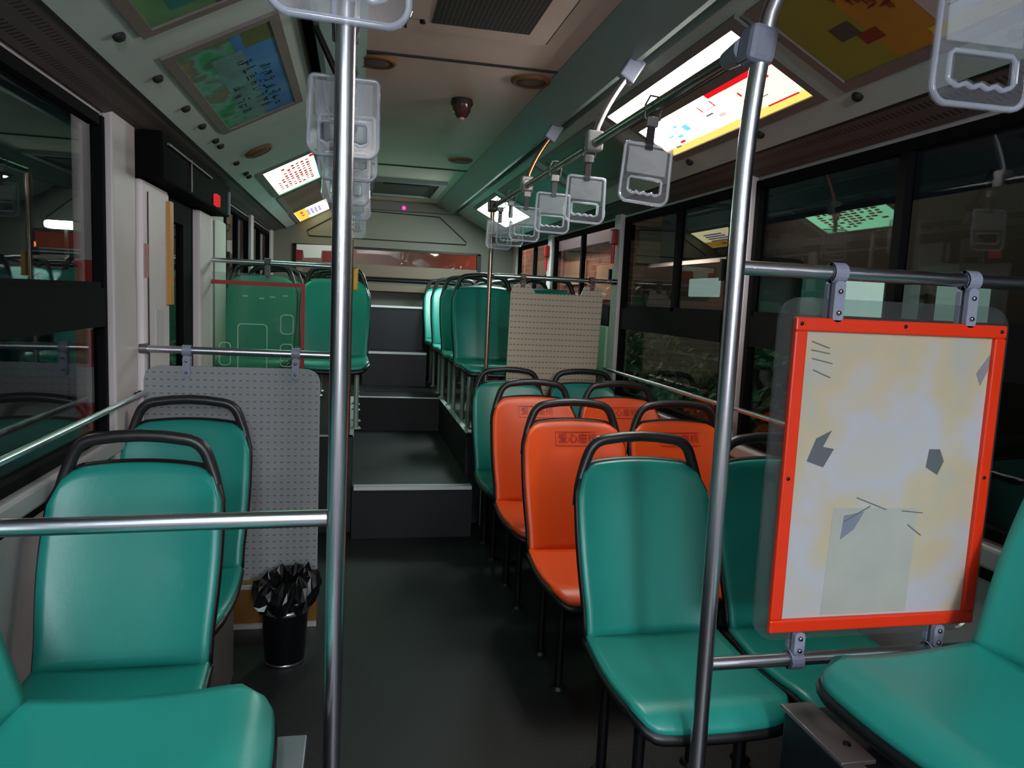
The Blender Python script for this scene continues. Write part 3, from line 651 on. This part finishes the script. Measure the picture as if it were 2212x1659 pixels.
def seat_proto(color, legmat, leg_z, legs='std', text=False, scale=1.0):
    t = empty('bus_seat', (0, 0, 0), 'x', 'seat')
    thick(MB(), shell_grid(wback, 1, 20, 20, 'back', 0, 0), (0, 1, 0), .022).build('backrest', color, t)
    thick(MB(), shell_grid(wpan, 1, 20, 16, 'pan', 0, 0), (0, 0, -1), .024).build('seat', color, t)
    mb = MB(); thick(mb, shell_grid(wback, 1, 20, 14, 'back', .018, .016), (0, 1, 0), .022)
    thick(mb, shell_grid(wpan, 1, 20, 12, 'pan', .018, .014), (0, 0, -1), .024)
    mb.tube([(-.21, -.165, .405), (.21, -.165, .405)], .022, 10)
    mb.build('seat_shell', M_shell, t)
    y, z = back_c(.9)
    half = [(-.222, y-.012, z-.085), (-.213, y+.004, z-.03), (-.198, y+.014, z+.02), (-.184, y+.020, z+.058)]+arc((-.176, y+.021, z+.080), (-.160, y+.022, z+.120), (-.118, y+.022, z+.126), 6)+[(-.06, y+.022, z+.134)]
    pts = half+[(0, y+.022, z+.137)]+[(-a, b, c) for a, b, c in half[::-1]]
    n = len(pts); rad = [.010+.0075*min(1, min(i, n-1-i)/3) for i in range(n)]
    MB().tube(pts, rad, 12).build('grab_handle', M_grab, t)
    fr = MB().box(-.19, .19, -.55, -.20, .372, .396, bev=.006); fr.build('seat_frame', M_dark, t)
    for (x, yy) in ((-.15, -.50), (.15, -.50), (-.15, -.22), (.15, -.22)):
        MB().tube([(x, yy, .375), (x, yy, leg_z+.01)], .016, 10).tube([(x, yy, leg_z+.012), (x, yy, leg_z)], [.026, .034], 12).build('leg', legmat, t)
    if text:
        y, z = back_c(.865); a = math.atan2(.505, .14+.1*.865)
        R = Matrix.Translation((.02, y-.0025, z)) @ Matrix.Rotation(a, 4, 'X')
        me = text_mesh('爱心座椅', .044); me.transform(R); me.materials.clear(); me.materials.append(M_ink); me.name = 'lettering'
        o = bpy.data.objects.new('lettering', me); COL.objects.link(o); o.parent = t; o['label'] = 'dark red characters in a thin red box'
        w, h, q = .100, .031, .0022; b = MB()
        for (x0, x1, z0, z1) in ((-w, w, h-q, h), (-w, w, -h, -h+q), (-w, -w+q*.6, -h, h), (w-q*.6, w, -h, h)): b.box(x0, x1, z0, z1, -.0006, .0010, M=R)
        b.build('lettering_border', M_ink, t)
    return t
protos = {}
def seat(kind, x, y, z, label, group, rz=0):
    fresh = kind not in protos
    if fresh:
        c, lm, lz, tx = {'teal': (M_teal, M_dark, 0, False), 'orange': (M_orange, M_dark, 0, True), 'rear': (M_teal, M_pale, 0, False), 'boxed': (M_teal, M_dark, .325, False), 'boxedlow': (M_teal, M_dark, .254, False), 'pedestal': (M_teal, M_dark, .346, False)}[kind]
        protos[kind] = seat_proto(c, lm, lz, text=tx)
    o = protos[kind] if fresh else copy_tree(protos[kind])
    o.location = (x, y, z); o.rotation_euler = (0, 0, rz); o['label'] = label; o['group'] = group; return o
GR = 'paired seats along the right of the low floor'
xa, xb = .928, 1.405
seat('teal', xa, 2.275, 0, 'teal plastic seat just left of the red-framed board, beside the right pole', GR)
seat('teal', xb, 2.275, 0, 'dark teal window seat mostly hidden behind the red-framed board', GR)
seat('orange', xa, 3.06, 0, 'nearer orange aisle seat with boxed red lettering', GR)
seat('orange', xb, 3.06, 0, 'nearer orange window seat beside the right pole', GR)
seat('orange', xa, 3.80, 0, 'farther orange aisle seat behind the nearer orange one', GR)
seat('orange', xb, 3.80, 0, 'farther orange window seat, partly hidden by the nearer orange pair', GR)
seat('teal', xa, 4.46, 0, 'green aisle seat behind the orange seats, before the floor step', GR)
seat('teal', xb, 4.46, 0, 'green window seat behind the orange seats, before the beige slotted board', GR)
seat('teal', -.585, 2.235, 0, 'large teal seat at the left behind the thick crossbar', 'single seats on the left')
seat('pedestal', -.605, 2.96, 0, 'green seat before the grey slotted board on the left', 'single seats on the left')
seat('boxed', -.80, 1.262, .215, 'teal sideways seat at the bottom left corner', 'sideways seats over the wheel boxes', PI/2+.035)
seat('boxedlow', 1.680, 1.228, .250, 'bright teal sideways seat at the bottom right corner', 'sideways seats over the wheel boxes', -PI/2+.075)
GB = 'seats on the raised rear floor'
rw = ['first', 'second', 'third', 'last']
for i, y in enumerate((5.29, 6.04, 6.79, 7.56)):
    seat('rear', .888, y, .59, '%s green aisle seat of the right rear rows' % rw[i], GB)
    seat('rear', 1.362, y, .59, '%s window seat of the right rear rows, behind the beige slotted board' % rw[i], GB)
for i, y in enumerate((5.26, 6.02, 6.78)):
    seat('rear', -.612, y, .59, '%s window seat of the left rear rows, seen through the clear red-edged board' % rw[i], GB)
    seat('rear', -.135, y, .59, '%s aisle seat of the left rear rows, beside the left pole' % rw[i], GB)

# seat boxes
def boxthing(name, x0, x1, y0, y1, z1, label, m=M_box):
    t = empty(name, ((x0+x1)/2, (y0+y1)/2, 0), label, 'box'); sub(MB().box(x0, x1, y0, y1, 0.001, z1, bev=.01), 'body', m, t); return t
t = boxthing('wheel_box', 1.04, XR-.05, -.3, 1.53, .49, 'dark wheel box with metal edge strips under the right sideways seat')
sub(MB().box(1.035, 1.085, -.3, 1.30, .485, .496, bev=.002), 'edge_strip', mat('edge_strip', (120, 112, 110), .4, metal=.5), t)
sub(MB().box(1.035, 1.120, 1.30, 1.537, .488, .500, bev=.003), 'corner_plate', mat('edge_strip', (120, 112, 110), .4, metal=.5), t)
sub(MB().lathe([(0, .504), (.008, .504), (.010, .498)], (1.09, 1.36, 0), 12), 'screw', M_dark, t)
sub(MB().box(1.16, 1.24, 1.44, 1.47, .493, .51, bev=.004).box(1.17, 1.21, 1.12, 1.20, .493, .50, bev=.003), 'bracket', M_screw, t)
t = boxthing('wheel_box', XL+.05, -.085, -.3, 1.490, .53, 'dark wheel box with a pale corner plate under the left sideways seat')
sub(MB().box(-.150, -.080, -.3, 1.38, .525, .535, bev=.002).box(-.16, -.080, 1.38, 1.495, .526, .537, bev=.003), 'corner_plate', mat('edge_strip2', (120, 120, 128), .4, metal=.5), t)
t = boxthing('seat_pedestal', XL+.05, -.42, 2.36, 2.80, .343, 'grey pedestal under the second left seat', mat('pedestal_grey', (86, 84, 84), .5))
t = boxthing('amber_step_box', -.62, -.14, 3.20, 3.32, .19, 'amber brown box on the floor beyond the dustbin', M_amber)
sub(MB().box(-.62, -.14, 3.185, 3.20, .001, .02).box(-.62, -.14, 3.19, 3.20, .175, .192), 'metal_strip', M_nose, t)

# dustbin with bag
t = empty('dustbin', (-.245, 2.90, 0), 'small metal dustbin with a crumpled black bag, before the grey slotted board', 'dustbin')
sub(MB().lathe([(0, .004), (.072, .004), (.076, .012), (.088, .215), (.091, .222), (.086, .224), (.082, .20), (.07, .03), (0, .02)], (-.245, 2.90, 0), 32), 'bin_body', mat('dark_steel', (52, 54, 60), .28, metal=.9), t)
sub(MB().lathe([(.089, .208), (.094, .214), (.094, .222), (.089, .226)], (-.245, 2.90, 0), 32), 'rim', M_chrome, t)
sub(MB().lathe([(.074, .001), (.078, .004), (.075, .010)], (-.245, 2.90, 0), 32), 'base_ring', M_chrome, t)
vs = []; fs = []; n = 48; rnd = random.Random(4)
prof = [(.090, .214), (.098, .225), (.112, .250), (.120, .285), (.108, .325), (.085, .345), (.06, .32), (.055, .25), (.03, .22)]
for j, (R, z) in enumerate(prof):
    ph = rnd.random()*6
    for k in range(n):
        a = k*2*PI/n; q = 1+.10*math.sin(7*a+ph)+.07*math.sin(13*a+ph*2)+.03*rnd.uniform(-1, 1)
        if j < 1: q = 1+.02*math.sin(11*a)
        vs.append((-.245+R*q*math.cos(a), 2.90+R*q*math.sin(a), z+.012*math.sin(9*a+ph)*(j > 0)+.007*rnd.uniform(-1, 1)*(j > 1)+.02*math.cos(a-.4)*(j > 2)))
for j in range(len(prof)-1):
    for k in range(n): l = (k+1) % n; fs.append((j*n+k, j*n+l, (j+1)*n+l, (j+1)*n+k))
mb = MB(); mb.add(vs, fs, 0, False); sub(mb, 'bin_bag', mat('bag_plastic', (14, 14, 16), .22), t)

# ---------------------------------------------------------------- partition boards
def clampset(t, x, y, zbar, zb, up=False, rad=.0165, c=M_clamp):
    """hook round the bar plus a flat tongue down (or up) to the board with two screws"""
    s = -1 if not up else 1
    b = MB(); R0 = rad+.0035
    pts = [(x, y+R0*math.sin(a), zbar+R0*math.cos(a)) for a in [i*2*PI/16 for i in range(16)]]
    # band as a flat ring
    for k in range(16):
        a0, a1 = k*2*PI/16, (k+1)*2*PI/16
        q = [(x+dx, y+r_*math.sin(a), zbar+r_*math.cos(a)) for a in (a0, a1) for r_ in (R0-.003, R0+.004) for dx in (-.017, .017)]
        b.add(q, [(0, 1, 3, 2), (4, 6, 7, 5), (2, 3, 7, 6), (0, 4, 5, 1)], 0, False)
    z0, z1 = sorted((zbar+s*.018, zb)); 
    b.prism(rrect(x-.014, x+.014, z0, z1, .012), rp, y-.020, y-.006)
    b.prism(rrect(x-.014, x+.014, z0, z1, .012), rp, y+.006, y+.020)
    o = sub(b, 'clamp', c, t)
    for zz in (z0+.22*(z1-z0), z0+.74*(z1-z0)):
        q = MB().lathe([(0, -.006), (.004, -.006), (.006, -.003), (.006, 0)], (0, 0, 0), 12, M=Matrix.Rotation(-PI/2, 4, 'X')); w = q.build('screw', M_screw); w.data.transform(Matrix.Translation(Vector((x, y-.020, zz))-t.location) @ Matrix.Identity(4)); w.parent = t
YB = 1.56
t = empty('notice_board', (1.26, YB, .66), 'clear board with a bright red frame and a stained blank sheet', 'notice board')
sub(MB().prism(rrect(.955, 1.585, .655, 1.485, [.07, .06, .05, .06]), rp, YB-.005, YB+.004), 'acrylic_sheet', M_sheet, t)
fr = MB(); a0, a1, b0, b1, w = .990, 1.567, .678, 1.440, .032
o_ = rrect(a0, a1, b0, b1, .012, 3)
for (x0, x1, z0, z1) in ((a0+.0, a1, b1-w, b1), (a0, a1, b0, b0+w), (a0, a0+w, b0+w, b1-w), (a1-w, a1, b0+w, b1-w)): fr.box(x0, x1, YB-.020, YB-.005, z0, z1, bev=.004)
sub(fr, 'frame', M_red, t)
pm = poster_mat('stained_paper', [(.30, (184, 178, 164)), (.45, (182, 180, 186)), (.55, (188, 174, 146)), (.70, (168, 172, 170))], 3.2)
sub(MB().box(a0+w-.004, a1-w+.004, YB-.009, YB-.005, b0+w-.004, b1-w+.004), 'paper', pm, t)
def patch(P, c, nm, d=.0100):
    return sub(MB().prism(P, rp, YB-d, YB-d+.0006), nm, c, t)
m_sh = mat('tape_grey', (92, 96, 100), .5); m_pp = mat('pale_patch', (168, 168, 160), .6, var=.05, vscale=9)
patch([(1.13, .715), (1.37, .715), (1.375, .98), (1.14, .985)], m_pp, 'paper_patch', .0095)
patch([(1.055, 1.10), (1.10, 1.085), (1.125, 1.13), (1.095, 1.135), (1.115, 1.175), (1.075, 1.155)], m_sh, 'tape_scrap')
patch([(1.385, 1.085), (1.42, 1.065), (1.435, 1.10), (1.42, 1.13), (1.39, 1.13)], m_sh, 'tape_scrap')
patch([(1.165, .905), (1.20, .93), (1.225, .975), (1.17, .965)], mat('bluish_patch', (120, 126, 142), .5), 'tape_scrap')
patch([(1.50, 1.32), (1.535, 1.37), (1.533, 1.33), (1.515, 1.29)], mat('grey_smudge', (130, 130, 136), .6), 'tape_scrap')
mk = MB()
for (x, z, l, a) in ((1.04, 1.385, .05, -.3), (1.04, 1.365, .05, -.15), (1.045, 1.345, .055, -.2), (1.05, 1.318, .05, -.35), (1.17, .95, .08, .5), (1.20, 1.01, .09, -.35), (1.33, .975, .06, -.1), (1.35, .94, .05, -.6)):
    mk = MB(); mk.box(0, l, -.0005, .0005, -.0012, .0012, M=Matrix.Translation((x, YB-.0105, z)) @ Matrix.Rotation(-a, 4, 'Y')); sub(mk, 'pen_mark', mat('pen_grey', (100, 100, 104), .6), t)

for (x, z) in ((1.004, 1.425), (1.278, 1.428), (1.550, 1.425), (1.549, 1.06), (1.004, 1.06)):
    q = MB().lathe([(0, -.002), (.004, -.002), (.005, 0)], (0, 0, 0), 10, M=Matrix.Rotation(-PI/2, 4, 'X')); o = q.build('frame_screw', M_dark); o.data.transform(Matrix.Translation(Vector((x, YB-.020, z))-t.location)); o.parent = t
clampset(t, 1.095, YB, 1.545, 1.432); clampset(t, 1.458, YB, 1.545, 1.432)
clampset(t, 1.075, YB, .600, .677, True); clampset(t, 1.47, YB, .600, .677, True)
# left grey slotted board
t = empty('partition_board', (-.48, 3.14, .26), 'grey slotted board with rounded corners behind the left seats', 'partition board')
o = MB().prism(rrect(-.81, -.137, .24, 1.128, [.02, .06, .06, .02]), rp, 3.134, 3.146).build('board', M_board); o.data.transform(Matrix.Translation(-t.location)); o.parent = t
for x in (-.65, -.235): clampset(t, x, 3.14, 1.19, 1.085, rad=.015)
# left far clear board with dark red edge
t = empty('partition_board', (-.48, 4.51, .95), 'clear moulded board with a dark red edge before the left rear seats', 'partition board')
sub(MB().prism(rrect(-.84, -.30, .92, 1.53, .03), rp, 4.507, 4.513), 'acrylic_sheet', clear('hazy_acrylic', (.86, .90, .86, 1), 1.45, .08, .05, (150, 190, 150)), t)
sub(MB().box(-.84, -.29, 4.495, 4.507, 1.462, 1.485).box(-.312, -.29, 4.495, 4.507, .92, 1.462), 'edge_strip', mat('edge_red', (168, 36, 20), .5), t)
mo = MB()
for (x0, x1, z0, z1) in ((-.66, -.50, .95, 1.24), (-.425, -.355, 1.0, 1.13), (-.425, -.355, 1.19, 1.30), (-.76, -.70, 1.0, 1.13)):
    mo.tube([(a, 4.504, b) for a, b in rrect(x0, x1, z0, z1, .02, 3)], .003, 6, closed=True)
for (x, z) in ((-.62, 1.40), (-.53, 1.39), (-.47, 1.40), (-.40, 1.41)): mo.box(x-.014, x+.014, 4.500, 4.507, z-.003, z+.003)
sub(mo, 'moulded_ribs', mat('rib_clear', (170, 210, 180), .15), t)
clampset(t, -.50, 4.51, 1.60, 1.50, rad=.014, c=mat('dull_clamp', (96, 100, 98), .5))
# right far beige board with tabs
KB = 4.585/4.83
kz = lambda z: 1.45+(z-1.45)*KB
t = empty('partition_board', (1.28*KB, 4.585, kz(.62)), 'beige slotted board with two raised tabs before the right rear seats', 'partition board')
P = [(.985, .64), (1.605, .64), (1.63, 1.48), (1.615, 1.545), (1.60, 1.555), (1.50, 1.555), (1.475, 1.50), (1.165, 1.495), (1.135, 1.535), (1.115, 1.555), (1.04, 1.555), (1.005, 1.53), (.995, 1.49)]
o = MB().prism([(a*KB, kz(b)) for a, b in P], rp, 4.579, 4.591).build('board', M_board2); o.data.transform(Matrix.Translation(-t.location)); o.parent = t
for x in (1.075, 1.55): clampset(t, x*KB, 4.585, 1.592, 1.53, rad=.014, c=mat('brown_clamp', (110, 92, 84), .5))

# ---------------------------------------------------------------- door side (left)
t = empty('door_column', (-.80, 3.3, 0), 'tall pale door leaf standing folded before the doorway', 'door leaf')
M_leaf = mat('leaf_paint', (216, 204, 206), .45, var=.05, vscale=3)
sub(MB().box(XL+.002, -.80, 3.13, 3.53, .02, 1.845, bev=.02), 'leaf', M_leaf, t)
sub(MB().box(-.801, -.797, 3.17, 3.18, .02, 1.80), 'seam', M_groove, t)
sub(MB().box(-.801, -.797, 3.28, 3.40, 1.18, 1.34), 'sticker', mat('white_sticker', (196, 190, 196), .5), t)
sub(MB().box(-.80, -.796, 3.135, 3.17, 1.47, 1.60), 'warning_sticker', mat('pale_red_sticker', (176, 110, 104), .5), t)
sub(MB().box(-.802, -.785, 3.475, 3.535, 1.36, 1.80), 'reflector_strip', mat('amber_reflector', (190, 130, 24), .4), t)
t = empty('door_column', (-.80, 4.45, 0), 'second pale door leaf with a vertical groove beyond the doorway', 'door leaf')
sub(MB().box(XL+.002, -.80, 4.20, 4.488, .02, 1.84, bev=.015).box(XL+.002, -.80, 4.488, 4.98, .592, 1.84, bev=.015), 'leaf', M_leaf, t)
sub(MB().box(-.801, -.797, 4.54, 4.58, .60, 1.82), 'groove', mat('leaf_groove', (80, 74, 72), .6), t)
door = MB().box(XL-.02, XL+.02, 3.54, 3.60, .02, 1.84).box(XL-.02, XL+.02, 3.98, 4.20, .02, 1.84).box(XL-.02, XL+.02, 3.60, 3.98, .02, .12).box(XL-.02, XL+.02, 3.60, 3.98, 1.74, 1.84).build('door_1', M_black); door['kind'] = 'structure'
MB().box(XL-.004, XL+.002, 3.60, 3.98, .12, 1.74).build('door_pane', M_glass, door)
struct('trim_%d' % tn, MB().box(XL-.07, XL, 3.2, 3.54, -.3, Z_W).box(XL-.07, XL, 4.20, 4.62, -.3, Z_W).box(XL-.06, XL, 3.54, 4.20, 1.84, Z_W).box(XL-.05, XL, 3.54, 4.20, -.3, .02), M_black); tn += 1
t = empty('door_mechanism', (-.78, 4.1, 1.93), 'dark door gear box with red warning lights above the doorway', 'door mechanism')
sub(MB().box(XL+.002, -.735, 3.14, 4.70, 1.852, 2.03, bev=.01), 'housing', mat('gear_housing', (10, 10, 11), .9, spec=.1), t)
sub(MB().tube([(-.728, 3.2, 1.99), (-.728, 4.1, 1.99)], .006, 8).tube([(-.728, 3.62, 1.86), (-.728, 3.62, 2.0)], .004, 8), 'linkage', mat('linkage', (104, 90, 80), .4, metal=.6), t)
sub(MB().box(-.735, -.715, 4.18, 4.27, 1.865, 1.925, bev=.004), 'warning_light', emit('red_led', (214, 50, 56), .18), t)
sub(MB().box(-.735, -.725, 4.62, 4.65, 1.86, 1.99), 'side_strip', mat('steel_blue', (110, 124, 150), .4), t)

# emergency hammers on the right pillars
for (y, lab) in ((4.66, 'red emergency hammer on the pillar beside the beige board'), (6.40, 'red emergency hammer on the rear right pillar')):
    t = empty('emergency_hammer', (XR-.04, y, 1.8), lab, 'hammer', 'emergency hammers')
    sub(MB().box(XR-.075, XR-.034, y-.03, y+.03, 1.83, 1.93, bev=.01), 'holder', M_dred, t)
    sub(MB().tube([(XR-.055, y, 1.84), (XR-.055, y, 1.71)], [.014, .011], 10), 'handle', mat('hammer_red', (186, 30, 34), .4), t)

# ---------------------------------------------------------------- outside in the night
struct('floor.004', MB().box(-25, 25, -12, 40, -.42, -.36), mat('asphalt', (40, 40, 42), .7, var=.2, vscale=1))
def brick_mat(name, c1, c2, mortar):
    M = bpy.data.materials.new(name); M.use_nodes = True; N = M.node_tree.nodes; L = M.node_tree.links; b = N['Principled BSDF']; b.inputs['Roughness'].default_value = .8
    tc = N.new('ShaderNodeTexCoord'); mp = N.new('ShaderNodeMapping'); mp.inputs['Rotation'].default_value = (PI/2, 0, PI/2)
    bt = N.new('ShaderNodeTexBrick'); bt.inputs['Scale'].default_value = 3; bt.inputs['Color1'].default_value = srgb(c1); bt.inputs['Color2'].default_value = srgb(c2); bt.inputs['Mortar'].default_value = srgb(mortar)
    sp = N.new('ShaderNodeSeparateXYZ'); cb = N.new('ShaderNodeCombineXYZ'); L.new(tc.outputs['Object'], sp.inputs[0]); L.new(sp.outputs[1], cb.inputs[0]); L.new(sp.outputs[2], cb.inputs[1])
    L.new(cb.outputs[0], bt.inputs['Vector']); L.new(bt.outputs['Color'], b.inputs['Base Color']); return M
t = empty('yard_building', (3.2, 13, -.36), 'brick and plaster building lit in the night beyond the rear right windows', 'building')
sub(MB().box(3.2, 3.6, 8.6, 22, -.36, 4.6), 'wall', brick_mat('yard_brick', (150, 84, 74), (176, 132, 112), (170, 160, 150)), t)
for (y0, y1, z0, z1) in ((9.0, 9.7, 1.5, 1.95), (10.2, 11.3, 1.72, 2.05), (12.2, 13.4, 1.8, 2.15), (16, 20, 1.2, 2.2)):
    sub(MB().box(3.17, 3.2, y0, y1, z0, z1), 'plaster_panel', mat('plaster', (196, 176, 150), .7, var=.15, vscale=2), t)
sub(MB().box(3.05, 3.6, 8.6, 12, 2.22, 2.40), 'eave', mat('eave_grey', (110, 112, 140), .6), t)
t = empty('rear_building', (.6, 9.5, -.36), 'pinkish wall glowing red behind the rear window', 'building')
sub(MB().box(-2.0, 2.0, 9.3, 9.6, -.36, 3.2), 'wall', mat('pink_plaster', (190, 170, 164), .7, var=.2, vscale=1.5), t)
# hedge: leafy mesh, seen green through the lower right panes
hb = MB(); rnd = random.Random(12)
for k in range(5000):
    y = rnd.uniform(3.0, 8.0); z = -.36+rnd.random()**.7*(1.50+.10*math.sin(y*3)); x = 2.75+rnd.uniform(-.16, .16)-.05*math.sin(z*4)
    a = Vector((rnd.uniform(-1, 1), rnd.uniform(-1, 1), rnd.uniform(-1, 1))).normalized(); b = a.orthogonal().normalized(); c = Vector((x, y, z)); s_ = .045
    hb.add([c-a*s_, c+b*s_*.5, c+a*s_, c-b*s_*.5], [(0, 1, 2, 3)], 0)
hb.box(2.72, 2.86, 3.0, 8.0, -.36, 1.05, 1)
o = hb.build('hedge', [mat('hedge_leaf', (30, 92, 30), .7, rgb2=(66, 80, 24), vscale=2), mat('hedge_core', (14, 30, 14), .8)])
tag(o, 'long green hedge close beyond the lower right windows', 'hedge')
# made-up wall with glowing panels for the lit patches far right
t = empty('lit_patch_wall', (4.4, 6.0, -.36), 'dark wall with pale green glowing panels, a stand-in for lit patches beyond the right windows', 'stand-in wall')
sub(MB().box(4.2, 4.9, 3.4, 8.3, -.36, 2.35), 'wall', mat('stand_in_wall', (9, 12, 11), .6), t)
for i, (y0, y1, z1, c, k) in enumerate(((6.75, 7.5, 1.80, (74, 124, 110), .30), (5.95, 6.7, 1.78, (60, 104, 92), .26), (5.35, 5.90, 1.78, (196, 222, 216), .55), (4.95, 5.1, 1.7, (120, 140, 136), .2), (4.3, 4.75, 1.7, (140, 168, 160), .35))):
    sub(MB().box(4.17, 4.2, y0, y1, 1.40, z1), 'glow_panel', emit('panel_glow_%d' % i, c, k*.36), t)
t = empty('parked_van', (3.3, 7.6, -.36), 'grey vehicle side with a glowing patch for a lamp reflection outside the middle right window', 'vehicle')
sub(MB().box(3.35, 4.1, 6.3, 8.5, -.1, 1.95, bev=.06), 'body', mat('van_grey', (50, 58, 56), .25, metal=.2, var=.1, vscale=2), t)
sub(MB().box(3.33, 3.36, 6.50, 7.15, 1.56, 1.74, bev=.01), 'lamp_reflection', emit('reflection_glow', (190, 215, 208), .12), t)  # glowing patch imitates a lamp reflected in the van side
for y in (6.8, 8.0): sub(MB().lathe([(0, -.02), (.3, -.02), (.33, 0), (.33, .18), (0, .18)], (0, 0, 0), 28, M=Matrix.Translation((3.36, y, -.03)) @ Matrix.Rotation(PI/2, 4, 'Y')), 'wheel', M_black, t)

# striped pole outside the left window
t = empty('striped_pole', (-1.60, 5.05, -.36), 'red and white striped pole outside the left window', 'pole')
cols = {'r': mat('stripe_red', (190, 44, 36), .5), 'w': mat('stripe_white', (190, 182, 186), .5)}
zs = [(-.36, .03, 'w'), (.03, .25, 'r'), (.25, .47, 'w'), (.47, .70, 'r'), (.70, .92, 'w'), (.92, 1.15, 'r'), (1.15, 1.35, 'w'), (1.35, 1.57, 'r'), (1.57, 3.0, 'w')]
for a, b, c in zs: sub(MB().tube([(-1.60, 5.05, a), (-1.60, 5.05, b)], .088, 20, caps=False), 'stripe', cols[c], t)
t = empty('street_lamp', (-4.18, 12.0, -.36), 'bright white street lamp in the dark beyond the left window', 'lamp')
sub(MB().tube([(-4.18, 12.2, -.36), (-4.18, 12.2, 2.26)], .03, 8), 'post', M_dark, t)
sub(MB().box(-4.40, -4.0, 11.95, 12.2, 2.17, 2.28, bev=.04), 'lamp_head', emit('lamp_glow', (235, 255, 246), 4), t)
t = empty('tarpaulin', (-4.2, 9.6, -.36), 'blue tarpaulin sheet outside the left window', 'tarpaulin')
vs = []; fs = []
for j in range(7):
    for i in range(25):
        vs.append((-5.2+i*.09, 9.6+.10*math.sin(i*1.1+j*.5), .3+j*.20+.06*math.sin(i*.7)*(j == 6)))
for j in range(6):
    for i in range(24): a = j*25+i; fs.append((a, a+1, a+26, a+25))
mb = MB(); mb.add(vs, fs, 0, True); sub(mb, 'sheet', mat('tarp_blue', (58, 104, 140), .6, rgb2=(40, 92, 84), vscale=1.2), t)
